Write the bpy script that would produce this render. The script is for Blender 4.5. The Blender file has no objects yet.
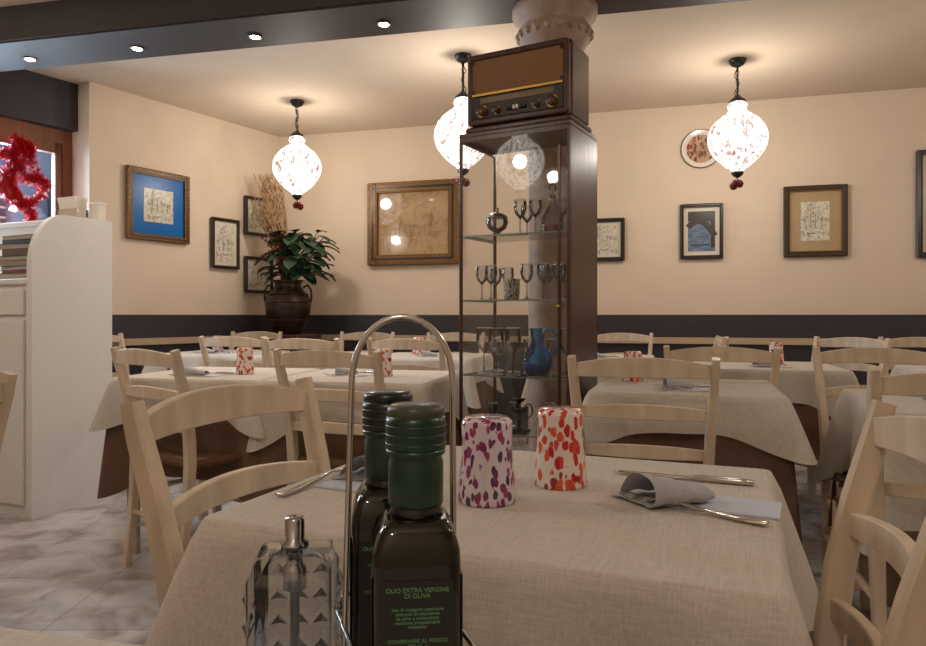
import bpy, math, random
from mathutils import Vector, Matrix
random.seed(7)
S = bpy.context.scene
COL = S.collection
pi = math.pi

# ------------------------------------------------------------------ materials
def lin(c):
    return tuple(((v/255.0)/12.92 if v/255.0 <= 0.04045 else ((v/255.0+0.055)/1.055)**2.4) for v in c)+(1.0,)

def newmat(name):
    m = bpy.data.materials.new(name); m.use_nodes = True
    nt = m.node_tree
    b = nt.nodes['Principled BSDF']
    return m, nt, b

def N(nt, t, **kw):
    n = nt.nodes.new(t)
    for k, v in kw.items():
        setattr(n, k, v)
    return n

def simple(name, rgb, rough=0.5, metal=0.0, noise=0.0, nscale=20, bump=0.0, stretch=(1,1,1), spec=0.5):
    m, nt, b = newmat(name)
    b.inputs['Roughness'].default_value = rough
    b.inputs['Metallic'].default_value = metal
    b.inputs['Specular IOR Level'].default_value = spec
    c = lin(rgb)
    tc = N(nt, 'ShaderNodeTexCoord'); mp = N(nt, 'ShaderNodeMapping')
    mp.inputs['Scale'].default_value = stretch
    nt.links.new(tc.outputs['Object'], mp.inputs['Vector'])
    no = N(nt, 'ShaderNodeTexNoise'); no.inputs['Scale'].default_value = nscale; no.inputs['Detail'].default_value = 5
    nt.links.new(mp.outputs['Vector'], no.inputs['Vector'])
    cr = N(nt, 'ShaderNodeValToRGB')
    cr.color_ramp.elements[0].position = 0.3; cr.color_ramp.elements[1].position = 0.7
    k = 1-noise
    cr.color_ramp.elements[0].color = (c[0]*k, c[1]*k, c[2]*k, 1)
    cr.color_ramp.elements[1].color = c
    nt.links.new(no.outputs['Fac'], cr.inputs['Fac'])
    nt.links.new(cr.outputs['Color'], b.inputs['Base Color'])
    if bump > 0:
        bp = N(nt, 'ShaderNodeBump'); bp.inputs['Strength'].default_value = bump; bp.inputs['Distance'].default_value = 0.01
        nt.links.new(no.outputs['Fac'], bp.inputs['Height'])
        nt.links.new(bp.outputs['Normal'], b.inputs['Normal'])
    return m

def cloth_mat(name, rgb, dark=0.75, scale=1.0):
    m, nt, b = newmat(name)
    b.inputs['Roughness'].default_value = 0.85
    b.inputs['Specular IOR Level'].default_value = 0.2
    tc = N(nt, 'ShaderNodeTexCoord')
    outs = []
    for st in ((560*scale, 26*scale, 60*scale), (26*scale, 560*scale, 420*scale)):
        mp = N(nt, 'ShaderNodeMapping'); mp.inputs['Scale'].default_value = st
        nt.links.new(tc.outputs['Object'], mp.inputs['Vector'])
        no = N(nt, 'ShaderNodeTexNoise'); no.inputs['Scale'].default_value = 1.0; no.inputs['Detail'].default_value = 3
        nt.links.new(mp.outputs['Vector'], no.inputs['Vector'])
        outs.append(no.outputs['Fac'])
    ad = N(nt, 'ShaderNodeMath', operation='ADD')
    nt.links.new(outs[0], ad.inputs[0]); nt.links.new(outs[1], ad.inputs[1])
    ml = N(nt, 'ShaderNodeMath', operation='MULTIPLY'); ml.inputs[1].default_value = 0.5
    nt.links.new(ad.outputs[0], ml.inputs[0])
    cr = N(nt, 'ShaderNodeValToRGB')
    c = lin(rgb)
    cr.color_ramp.elements[0].position = 0.36; cr.color_ramp.elements[1].position = 0.58
    cr.color_ramp.elements[0].color = (c[0]*dark, c[1]*dark, c[2]*dark, 1)
    cr.color_ramp.elements[1].color = c
    nt.links.new(ml.outputs[0], cr.inputs['Fac'])
    nt.links.new(cr.outputs['Color'], b.inputs['Base Color'])
    bp = N(nt, 'ShaderNodeBump'); bp.inputs['Strength'].default_value = 0.3; bp.inputs['Distance'].default_value = 0.002
    nt.links.new(ml.outputs[0], bp.inputs['Height']); nt.links.new(bp.outputs['Normal'], b.inputs['Normal'])
    return m

def emis(name, rgb, s):
    m, nt, b = newmat(name)
    b.inputs['Base Color'].default_value = lin(rgb)
    b.inputs['Emission Color'].default_value = lin(rgb)
    b.inputs['Emission Strength'].default_value = s
    return m

def glass_thin(name, tint=(1,1,1,1), ior=1.5, rough=0.0):
    m = bpy.data.materials.new(name); m.use_nodes = True; nt = m.node_tree
    nt.nodes.remove(nt.nodes['Principled BSDF'])
    out = nt.nodes['Material Output']
    tr = N(nt, 'ShaderNodeBsdfTransparent'); tr.inputs['Color'].default_value = tint
    gl = N(nt, 'ShaderNodeBsdfGlossy'); gl.inputs['Roughness'].default_value = rough
    fr = N(nt, 'ShaderNodeFresnel'); fr.inputs['IOR'].default_value = ior
    mx = N(nt, 'ShaderNodeMixShader')
    nt.links.new(fr.outputs[0], mx.inputs[0]); nt.links.new(tr.outputs[0], mx.inputs[1]); nt.links.new(gl.outputs[0], mx.inputs[2])
    nt.links.new(mx.outputs[0], out.inputs['Surface'])
    return m

def murano_spots(name, base, cols, scale=92, thr=0.40):
    m, nt, b = newmat(name)
    b.inputs['Roughness'].default_value = 0.12
    b.inputs['Coat Weight'].default_value = 0.6
    tc = N(nt, 'ShaderNodeTexCoord'); mp = N(nt, 'ShaderNodeMapping'); mp.inputs['Scale'].default_value = (1, 1, 0.55)
    nt.links.new(tc.outputs['Object'], mp.inputs['Vector'])
    nz = N(nt, 'ShaderNodeTexNoise'); nz.inputs['Scale'].default_value = 60
    nt.links.new(mp.outputs['Vector'], nz.inputs['Vector'])
    va = N(nt, 'ShaderNodeVectorMath', operation='MULTIPLY_ADD'); va.inputs[1].default_value = (.012, .012, .012)
    nt.links.new(nz.outputs['Color'], va.inputs[0]); nt.links.new(mp.outputs['Vector'], va.inputs[2])
    vo = N(nt, 'ShaderNodeTexVoronoi'); vo.inputs['Scale'].default_value = scale
    nt.links.new(va.outputs[0], vo.inputs['Vector'])
    cr = N(nt, 'ShaderNodeValToRGB'); cr.color_ramp.interpolation = 'CONSTANT'
    sp = N(nt, 'ShaderNodeSeparateColor'); nt.links.new(vo.outputs['Color'], sp.inputs['Color'])
    els = cr.color_ramp.elements
    els[0].position = 0; els[0].color = lin(cols[0]); els[1].position = 1.0/len(cols); els[1].color = lin(cols[1])
    for i in range(2, len(cols)):
        e = els.new(i/len(cols)); e.color = lin(cols[i])
    nt.links.new(sp.outputs[0], cr.inputs['Fac'])
    lt = N(nt, 'ShaderNodeMapRange'); lt.inputs['From Min'].default_value = thr; lt.inputs['From Max'].default_value = thr+0.06
    nt.links.new(vo.outputs['Distance'], lt.inputs['Value'])
    mx = N(nt, 'ShaderNodeMix', data_type='RGBA')
    nt.links.new(lt.outputs[0], mx.inputs[0]); nt.links.new(cr.outputs['Color'], mx.inputs[6]); mx.inputs[7].default_value = lin(base)
    nt.links.new(mx.outputs[2], b.inputs['Base Color'])
    return m

def wash_mat(name, paper, inkc, scale=26, p0=.50, p1=.60):
    m, nt, b = newmat(name)
    b.inputs['Roughness'].default_value = .3; b.inputs['Specular IOR Level'].default_value = .2
    tc = N(nt, 'ShaderNodeTexCoord')
    no = N(nt, 'ShaderNodeTexNoise'); no.inputs['Scale'].default_value = scale; no.inputs['Detail'].default_value = 9; no.inputs['Roughness'].default_value = .7; no.inputs['Distortion'].default_value = .8
    nt.links.new(tc.outputs['Object'], no.inputs['Vector'])
    cr = N(nt, 'ShaderNodeValToRGB')
    cr.color_ramp.elements[0].position = p0; cr.color_ramp.elements[0].color = lin(paper)
    cr.color_ramp.elements[1].position = p1; cr.color_ramp.elements[1].color = lin(inkc)
    nt.links.new(no.outputs['Fac'], cr.inputs['Fac']); nt.links.new(cr.outputs['Color'], b.inputs['Base Color'])
    return m

def wood(name, rgb, dark=0.6, scale=6, rough=0.45, stretch=(6, 6, 0.6)):
    return simple(name, rgb, rough=rough, noise=1-dark, nscale=scale, stretch=stretch, bump=0.05)

def wall_mat(name, rgb):
    return simple(name, rgb, rough=0.8, noise=0.06, nscale=3.0, bump=0.02, spec=0.2)

M = {}
M['wall'] = wall_mat('wall_plaster', (222, 202, 180))
M['ceil'] = wall_mat('ceiling_plaster', (208, 190, 170))
M['white'] = simple('white_lacquer', (222, 220, 218), rough=0.4, noise=0.03)
M['dark'] = simple('dark_wainscot', (46, 41, 48), rough=0.5, noise=0.2, nscale=8)
M['beam'] = wood('dark_beam', (46, 33, 32), stretch=(0.6, 6, 6), rough=0.55)
M['chair'] = wood('bleached_wood', (220, 198, 172), dark=0.72, scale=5, rough=0.4, stretch=(5, 5, 1.2))
M['rush'] = simple('rush_seat', (112, 78, 50), rough=0.8, noise=0.5, nscale=60, stretch=(1, 5, 1), bump=0.4)
M['cloth'] = cloth_mat('linen_topper', (204, 195, 184), dark=0.78)
M['brown'] = cloth_mat('brown_undercloth', (108, 84, 68), dark=0.75)
M['napkin'] = cloth_mat('grey_napkin', (180, 178, 182), dark=0.8, scale=2)
M['paper'] = simple('paper_napkin', (196, 202, 216), rough=0.9, noise=0.05)
M['steel'] = simple('polished_steel', (200, 195, 188), rough=0.18, metal=1.0)
M['black'] = simple('black_iron', (18, 16, 16), rough=0.4)
M['gold'] = simple('gilt_wood', (136, 94, 44), rough=0.4, metal=0.4, noise=0.6, nscale=60, bump=0.3)
M['framedk'] = simple('dark_frame', (30, 21, 18), rough=0.35, noise=0.2)
M['framebr'] = simple('bronze_frame', (64, 46, 28), rough=0.4, metal=0.3, noise=0.4, nscale=50)
M['cream'] = wash_mat('sketch_paper', (214, 206, 186), (150, 140, 126), 34, .48, .62)
M['mat'] = simple('mat_board', (216, 206, 188), rough=0.25, noise=0.03, spec=.2)
M['tanmat'] = simple('tan_mat', (176, 150, 112), rough=0.25, noise=0.08, spec=.2)
M['tanart'] = wash_mat('sepia_drawing', (178, 148, 112), (140, 108, 78), 9, .46, .66)
M['tanart'].node_tree.nodes['Principled BSDF'].inputs['Roughness'].default_value = .05
M['tanart'].node_tree.nodes['Principled BSDF'].inputs['Specular IOR Level'].default_value = .6
M['blue'] = simple('blue_mat', (10, 98, 172), rough=0.3, noise=0.1, spec=.2)
M['ink'] = simple('ink_line', (104, 94, 84), rough=0.6)
M['water'] = simple('painted_water', (110, 134, 164), rough=0.3, noise=0.7, nscale=14, stretch=(1, 1, 4))
M['nightart'] = simple('painted_dark', (54, 40, 32), rough=0.3, noise=0.4, nscale=20)
M['cabwood'] = wood('cabinet_mahogany', (78, 46, 34), dark=0.55, rough=0.3)
M['radio'] = wood('radio_walnut', (66, 34, 24), dark=0.6, rough=0.2)
M['grille'] = simple('radio_grille_cloth', (136, 94, 52), rough=0.7, noise=0.5, nscale=150)
M['dial'] = simple('radio_dial', (22, 16, 14), rough=0.15)
M['brass'] = simple('brass', (190, 150, 80), rough=0.25, metal=1.0)
M['glass'] = glass_thin('clear_glass', (0.98, 0.99, 0.99, 1), 1.5)
M['glasspane'] = glass_thin('display_glass', (0.98, 0.98, 0.97, 1), 2.0)
M['glassback'] = glass_thin('display_glass_back', (0.95, 0.94, 0.92, 1), 1.45)
M['glassobj'] = glass_thin('stemware_glass', (0.88, 0.90, 0.92, 1), 1.7)
M['blueglass'] = glass_thin('blue_glass', (0.22, 0.60, 0.88, 1), 1.5)
M['stone'] = simple('pink_stone', (172, 144, 124), rough=0.6, noise=0.35, nscale=14, bump=0.2)
M['pot'] = simple('bronze_pot', (60, 40, 34), rough=0.35, metal=0.5, noise=0.4, nscale=14)
M['leaf'] = simple('leaf_green', (46, 72, 46), rough=0.4, noise=0.4, nscale=18)
M['straw'] = simple('dried_grass', (170, 132, 92), rough=0.8, noise=0.3)
M['red'] = simple('red_gloss', (176, 14, 20), rough=0.25, noise=0.2)
M['dkred'] = simple('dark_red_glass', (110, 8, 12), rough=0.12, noise=0.2)
M['tinsel'] = simple('red_tinsel', (200, 12, 18), rough=0.35, metal=0.1)
M['winwood'] = wood('window_wood', (132, 78, 46), dark=0.7)
M['bottle'] = simple('dark_bottle_glass', (24, 19, 8), rough=0.04, noise=0.4, nscale=20, spec=0.5)
M['capgreen'] = simple('green_capsule', (8, 46, 34), rough=0.3, noise=0.2)
M['capblack'] = simple('dark_capsule', (16, 26, 24), rough=0.3, noise=0.2)
M['captop'] = simple('capsule_top', (66, 66, 50), rough=0.4, noise=0.2)
M['label'] = simple('black_label', (14, 18, 16), rough=0.5)
M['txt'] = simple('label_print', (104, 156, 104), rough=0.6)
M['books'] = simple('magazine_paper', (176, 168, 158), rough=0.7, noise=0.3, nscale=40, stretch=(0.1, 0.1, 10))
M['salt'] = simple('silver_cap', (180, 180, 185), rough=0.15, metal=1.0)
M['tumR'] = murano_spots('murano_red', (228, 214, 204), [(206, 30, 24), (220, 80, 26), (190, 16, 30), (206, 60, 40), (150, 20, 20)], thr=.43)
M['tumP'] = murano_spots('murano_purple', (208, 194, 204), [(116, 28, 84), (136, 50, 110), (84, 24, 70), (150, 44, 84), (64, 40, 84)], thr=.45, scale=112)
M['cup'] = murano_spots('patterned_cup', (200, 190, 180), [(60, 60, 70), (120, 90, 60), (40, 40, 50)], scale=120)
M['plateart'] = murano_spots('plate_art', (190, 150, 124), [(150, 70, 50), (90, 80, 60), (160, 110, 70), (120, 60, 50)], scale=42, thr=.45)
M['porc'] = simple('porcelain', (224, 214, 200), rough=0.2)
M['silver'] = simple('old_silver', (170, 166, 158), rough=0.2, metal=1.0, noise=0.3)
M['cabmetal'] = simple('cabinet_metal', (80, 66, 58), rough=0.3, metal=0.8)

# blown-glass pendant: partly see-through milk glass with coloured streaks, lit from the bulb inside
def pendant_mat():
    m = bpy.data.materials.new('murano_lamp_glass'); m.use_nodes = True; nt = m.node_tree
    nt.nodes.remove(nt.nodes['Principled BSDF'])
    out = nt.nodes['Material Output']
    tc = N(nt, 'ShaderNodeTexCoord'); mp = N(nt, 'ShaderNodeMapping'); mp.inputs['Scale'].default_value = (1, 1, 0.45)
    nt.links.new(tc.outputs['Object'], mp.inputs['Vector'])
    no = N(nt, 'ShaderNodeTexNoise'); no.inputs['Scale'].default_value = 30; no.inputs['Detail'].default_value = 4; no.inputs['Distortion'].default_value = 1.4
    nt.links.new(mp.outputs['Vector'], no.inputs['Vector'])
    cr = N(nt, 'ShaderNodeValToRGB')
    e = cr.color_ramp.elements
    e[0].position = 0.0; e[0].color = (1.0, 0.93, 0.84, 1)
    e[1].position = 0.66; e[1].color = (0.16, 0.05, 0.04, 1)
    x = e.new(0.50); x.color = (1.0, 0.93, 0.84, 1)
    x = e.new(0.55); x.color = (0.26, 0.23, 0.21, 1)
    x = e.new(0.60); x.color = (0.22, 0.12, 0.10, 1)
    nt.links.new(no.outputs['Fac'], cr.inputs['Fac'])
    em = N(nt, 'ShaderNodeEmission'); em.inputs['Strength'].default_value = 2.3
    nt.links.new(cr.outputs['Color'], em.inputs['Color'])
    tr = N(nt, 'ShaderNodeBsdfTransparent')
    mx = N(nt, 'ShaderNodeMixShader'); mx.inputs[0].default_value = .84
    nt.links.new(tr.outputs[0], mx.inputs[1]); nt.links.new(em.outputs[0], mx.inputs[2])
    gl = N(nt, 'ShaderNodeBsdfGlossy'); gl.inputs['Roughness'].default_value = .1
    mx2 = N(nt, 'ShaderNodeMixShader'); mx2.inputs[0].default_value = .05
    nt.links.new(mx.outputs[0], mx2.inputs[1]); nt.links.new(gl.outputs[0], mx2.inputs[2])
    nt.links.new(mx2.outputs[0], out.inputs['Surface'])
    return m
M['lamp'] = pendant_mat()

def floor_mat():
    m, nt, b = newmat('marble_floor')
    b.inputs['Roughness'].default_value = 0.24
    tc = N(nt, 'ShaderNodeTexCoord')
    br = N(nt, 'ShaderNodeTexBrick'); br.inputs['Scale'].default_value = 2.2
    br.offset = 0.0
    br.inputs['Mortar Size'].default_value = 0.006; br.inputs['Brick Width'].default_value = 1.0; br.inputs['Row Height'].default_value = 1.0
    br.inputs['Color1'].default_value = lin((198, 194, 194)); br.inputs['Color2'].default_value = lin((178, 174, 176)); br.inputs['Mortar'].default_value = lin((146, 140, 138))
    nt.links.new(tc.outputs['Object'], br.inputs['Vector'])
    no = N(nt, 'ShaderNodeTexNoise'); no.inputs['Scale'].default_value = 5; no.inputs['Detail'].default_value = 9; no.inputs['Distortion'].default_value = .9
    nt.links.new(tc.outputs['Object'], no.inputs['Vector'])
    cr = N(nt, 'ShaderNodeValToRGB')
    cr.color_ramp.elements[0].position = 0.34; cr.color_ramp.elements[0].color = lin((176, 162, 152))
    cr.color_ramp.elements[1].position = 0.58; cr.color_ramp.elements[1].color = lin((255, 254, 254))
    nt.links.new(no.outputs['Fac'], cr.inputs['Fac'])
    mx = N(nt, 'ShaderNodeMix', data_type='RGBA', blend_type='MULTIPLY'); mx.inputs[0].default_value = 0.85
    nt.links.new(br.outputs['Color'], mx.inputs[6]); nt.links.new(cr.outputs['Color'], mx.inputs[7])
    nt.links.new(mx.outputs[2], b.inputs['Base Color'])
    return m
M['floor'] = floor_mat()

# ------------------------------------------------------------------ mesh builder
class MB:
    def __init__(s):
        s.v = []; s.f = []; s.m = []; s.sm = []; s.mats = []
    def mi(s, mat):
        if mat not in s.mats: s.mats.append(mat)
        return s.mats.index(mat)
    def add(s, verts, faces, mat, smooth=False):
        o = len(s.v); s.v += [tuple(p) for p in verts]; k = s.mi(mat)
        for f in faces:
            s.f.append(tuple(i+o for i in f)); s.m.append(k); s.sm.append(smooth)
    def box(s, c, d, mat, rz=0.0, bev=0.0):
        hx, hy, hz = d[0]/2, d[1]/2, d[2]/2
        cr, sr = math.cos(rz), math.sin(rz)
        def tr(x, y, z): return (c[0]+x*cr-y*sr, c[1]+x*sr+y*cr, c[2]+z)
        if bev <= 0:
            vs = [tr(x, y, z) for z in (-hz, hz) for y in (-hy, hy) for x in (-hx, hx)]
            fs = [(0, 2, 3, 1), (4, 5, 7, 6), (0, 1, 5, 4), (2, 6, 7, 3), (0, 4, 6, 2), (1, 3, 7, 5)]
            s.add(vs, fs, mat); return
        b = min(bev, hx*.9, hy*.9, hz*.9)
        rings = []
        def ring(ix, z):
            X, Y = hx-ix, hy-ix
            return [tr(-X+b, -Y, z), tr(X-b, -Y, z), tr(X, -Y+b, z), tr(X, Y-b, z), tr(X-b, Y, z), tr(-X+b, Y, z), tr(-X, Y-b, z), tr(-X, -Y+b, z)]
        rings = [ring(b*.7, -hz), ring(0, -hz+b), ring(0, hz-b), ring(b*.7, hz)]
        vs = [p for r in rings for p in r]; fs = []
        for j in range(3):
            for i in range(8):
                a = j*8+i; bb = j*8+(i+1) % 8
                fs.append((a, bb, bb+8, a+8))
        fs.append(tuple(range(7, -1, -1))); fs.append(tuple(range(24, 32)))
        s.add(vs, fs, mat)
    def lathe(s, prof, c, mat, n=32, smooth=True, sq=None, rz=0.0):
        vs = []; fs = []
        for (r, z) in prof:
            for i in range(n):
                a = 2*pi*i/n
                ca, sa = math.cos(a), math.sin(a)
                if sq:
                    e = 2.0/sq
                    ca2 = math.copysign(abs(ca)**e, ca); sa2 = math.copysign(abs(sa)**e, sa)
                    ca, sa = ca2, sa2
                x, y = r*ca, r*sa
                vs.append((c[0]+x*math.cos(rz)-y*math.sin(rz), c[1]+x*math.sin(rz)+y*math.cos(rz), c[2]+z))
        k = len(prof)
        for j in range(k-1):
            for i in range(n):
                a = j*n+i; b = j*n+(i+1) % n
                fs.append((a, b, b+n, a+n))
        s.add(vs, fs, mat, smooth)
        o = len(s.v)-len(vs); kk = s.mi(mat)
        if prof[0][0] > 1e-4 and not getattr(s, 'open', False):
            s.f.append(tuple(o+i for i in range(n-1, -1, -1))); s.m.append(kk); s.sm.append(False)
        if prof[-1][0] > 1e-4 and not getattr(s, 'open', False):
            s.f.append(tuple(o+(k-1)*n+i for i in range(n))); s.m.append(kk); s.sm.append(False)
    def sweep(s, pts, sizes, ref, mat, smooth=False, cham=0.25):
        pts = [Vector(p) for p in pts]; ref = Vector(ref); vs = []; fs = []; n = len(pts)
        for i, p in enumerate(pts):
            T = (pts[min(i+1, n-1)]-pts[max(i-1, 0)]).normalized()
            Sd = (ref-T*ref.dot(T)).normalized(); U = T.cross(Sd)
            a, b = sizes[i] if isinstance(sizes, list) else sizes
            a /= 2; b /= 2; c = min(a, b)*cham*1.2
            for (x, y) in ((-a+c, -b), (a-c, -b), (a, -b+c), (a, b-c), (a-c, b), (-a+c, b), (-a, b-c), (-a, -b+c)):
                vs.append(p+Sd*x+U*y)
        for j in range(n-1):
            for i in range(8):
                q = j*8+i; w = j*8+(i+1) % 8
                fs.append((q, w, w+8, q+8))
        fs.append(tuple(range(7, -1, -1))); fs.append(tuple(range((n-1)*8, n*8)))
        s.add(vs, fs, mat, smooth)
    def tube(s, pts, r, mat, n=10, closed=False):
        pts = [Vector(p) for p in pts]; k = len(pts); vs = []; fs = []
        T0 = (pts[1]-pts[0]).normalized()
        ref = Vector((0, 0, 1)) if abs(T0.z) < .9 else Vector((1, 0, 0))
        for i, p in enumerate(pts):
            if closed: T = (pts[(i+1) % k]-pts[i-1]).normalized()
            else: T = (pts[min(i+1, k-1)]-pts[max(i-1, 0)]).normalized()
            Sd = (ref-T*ref.dot(T)).normalized(); ref = Sd; U = T.cross(Sd)
            rr = r[i] if isinstance(r, list) else r
            for j in range(n):
                a = 2*pi*j/n; vs.append(p+Sd*rr*math.cos(a)+U*rr*math.sin(a))
        rng = k if closed else k-1
        for j in range(rng):
            for i in range(n):
                q = j*n+i; w = j*n+(i+1) % n; q2 = ((j+1) % k)*n+i; w2 = ((j+1) % k)*n+(i+1) % n
                fs.append((q, w, w2, q2))
        if not closed:
            fs.append(tuple(range(n-1, -1, -1))); fs.append(tuple(range((k-1)*n, k*n)))
        s.add(vs, fs, mat, True)
    def mesh(s, name):
        me = bpy.data.meshes.new(name); me.from_pydata(s.v, [], s.f)
        for mt in s.mats: me.materials.append(mt)
        for p, k, sm in zip(me.polygons, s.m, s.sm):
            p.material_index = k; p.use_smooth = sm
        me.validate(); me.update()
        return me
    def obj(s, name, loc=(0, 0, 0), rz=0.0):
        return inst(name, s.mesh(name), loc, rz)

def inst(name, me, loc=(0, 0, 0), rz=0.0):
    o = bpy.data.objects.new(name, me); COL.objects.link(o)
    o.location = loc; o.rotation_euler = (0, 0, rz)
    return o

# ------------------------------------------------------------------ room shell
H = 2.70
def prism(name, poly, z0, z1, mat):
    mb = MB(); n = len(poly)
    vs = [(x, y, z0) for x, y in poly]+[(x, y, z1) for x, y in poly]
    fs = [tuple(range(n-1, -1, -1)), tuple(range(n, 2*n))]+[(i, (i+1) % n, (i+1) % n+n, i+n) for i in range(n)]
    mb.add(vs, fs, mat); return mb.obj(name)

A = Vector((-1.72, 6.57)); E1 = Vector((.963, -.269)); NB = Vector((.269, .963))
B = A+E1*7.0
EL = Vector((-.521, -.854)); NL = Vector((-.854, .521))
LW = A+EL*1.83
WN = LW+NL*0.20
W2 = WN+EL*6.0
R = B-NB*((B-W2).dot(NB))
T = 0.15
def wallseg(name, p, q, nrm, z0, z1, mat, t=T, inn=0.0):
    p = Vector(p)-nrm*inn; q = Vector(q)-nrm*inn
    a = p; b = q; c = q+nrm*(t+inn); d = p+nrm*(t+inn)
    return prism(name, [(a.x, a.y), (b.x, b.y), (c.x, c.y), (d.x, d.y)], z0, z1, mat)
poly = [A-E1*0.1+NB*T, B+NB*T+E1*T, R+E1*T-NB*T, W2-NB*T+NL*T, WN+NL*T-EL*0.1, A+NL*.35]
pp = [(p.x, p.y) for p in poly]
prism('floor', pp, -0.1, 0.0, M['floor'])
prism('ceiling', pp, H, H+0.1, M['ceil'])
wallseg('wall_back', A-E1*.05, B+E1*T, NB, 0, H, M['wall'])
wallseg('wall_left', A, LW, NL, 0, H, M['wall'], t=0.35)
wallseg('wall_right', B, R, E1, 0, H, M['wall'])
wallseg('wall_rear', R, W2, -NB, 0, H, M['wall'])
W0 = WN+EL*0.03; W1 = WN+EL*1.3
wallseg('wall_window_sill', WN, W1, NL, 0, 1.05, M['wall'])
wallseg('wall_window_side', W1, W2, NL, 0, H, M['wall'])
wallseg('wall_window_head', WN, W1, NL, 2.36, H, M['dark'], inn=0.06)
wm = MB()
rzw = math.atan2(EL.y, EL.x)
def wpt(v, off=0.05): 
    q = WN+EL*v+NL*off; return q
def wbox(v0, v1, z0, z1, th, mat, off=0.05):
    q = wpt((v0+v1)/2, off); wm.box((q.x, q.y, (z0+z1)/2), (v1-v0, th, z1-z0), mat, rz=rzw)
for v0, v1, z0, z1 in ((0.0, 1.3, 2.26, 2.36), (0.0, 1.3, 1.05, 1.12), (0.0, .07, 1.12, 2.26), (1.23, 1.3, 1.12, 2.26), (.61, .70, 1.12, 2.26)):
    wbox(v0, v1, z0, z1, .07, M['winwood'])
for v0, v1 in ((.07, .61), (.70, 1.23)):
    for a, b_, c, d in ((v0, v0+.05, 1.12, 2.26), (v1-.05, v1, 1.12, 2.26), (v0, v1, 2.19, 2.26), (v0, v1, 1.12, 1.18)):
        wbox(a, b_, c, d, .045, M['winwood'], off=.045)
    wbox(v0+.05, v1-.05, 1.18, 2.19, .006, M['glass'], off=.05)
wm.obj('window_1')
fac = MB(); q = WN+EL*.8+NL*2.6
fac.box((q.x, q.y, 2.0), (7.0, .2, 5.0), simple('outside_plaster', (120, 134, 160), rough=.9, noise=.25, nscale=3), rz=rzw)
for k in range(7):
    for zz in (.7, 2.0, 3.3):
        q2 = WN+EL*(-2.2+.85*k)+NL*2.48
        fac.box((q2.x, q2.y, zz), (.42, .06, .9), simple('shutter_%d_%d' % (k, int(zz)), (66, 74, 88), rough=.7), rz=rzw)
        for j in range(9): fac.box((q2.x, q2.y, zz-.4+j*.1), (.40, .09, .02), M['porc'], rz=rzw)
fac.obj('building_facade')
wallseg('trim_1', A, B, -NB, 0, 1.03, M['dark'], t=0.03)
wallseg('trim_2', A+EL*.03, LW, -NL, 0, 1.03, M['dark'], t=0.03)
M['rail'] = simple('rail_wood', (190, 164, 132), rough=.5, noise=.1)
wallseg('trim_3', A-NB*.031, B-NB*.031, -NB, .80, .85, M['rail'], t=0.03)
wallseg('trim_4', A+EL*.06-NL*.031, LW-NL*.031, -NL, .80, .85, M['rail'], t=0.03)
bd = Vector((1, -.231)).normalized(); bn = Vector((-bd.y, bd.x))
bc = Vector((.4, 3.41-.231*.4))
mb = MB(); mb.box((0, 0, 0), (7.3, .36, .199), M['beam'])
mb.box((0, -.185, -.02), (7.3, .012, .14), M['beam'])
o = mb.obj('trim_beam', (bc.x, bc.y, 2.6), math.atan2(bd.y, bd.x))
spot_em = emis('downlight_glow', (255, 232, 200), 25)
for x in (-2.49, -1.80, -1.10, -.40):
    y = 3.42-.231*x+.03
    s = MB(); s.lathe([(.030, 0), (.035, -.002), (.037, -.005), (.030, -.006), (.026, -.004)], (0, 0, 0), M['cabmetal'], n=24)
    s.lathe([(.001, -.0065), (.025, -.0065), (.025, -.004)], (0, 0, 0), spot_em, n=24)
    s.obj('recessed_downlight', (x, y, 2.4995))
    l = bpy.data.lights.new('downlight_beam', 'SPOT'); l.energy = 20; l.spot_size = 1.9; l.spot_blend = .8; l.color = (1, .88, .74); l.shadow_soft_size = .04
    lo = bpy.data.objects.new('downlight_beam', l); COL.objects.link(lo); lo.location = (x, y, 2.48)

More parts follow.
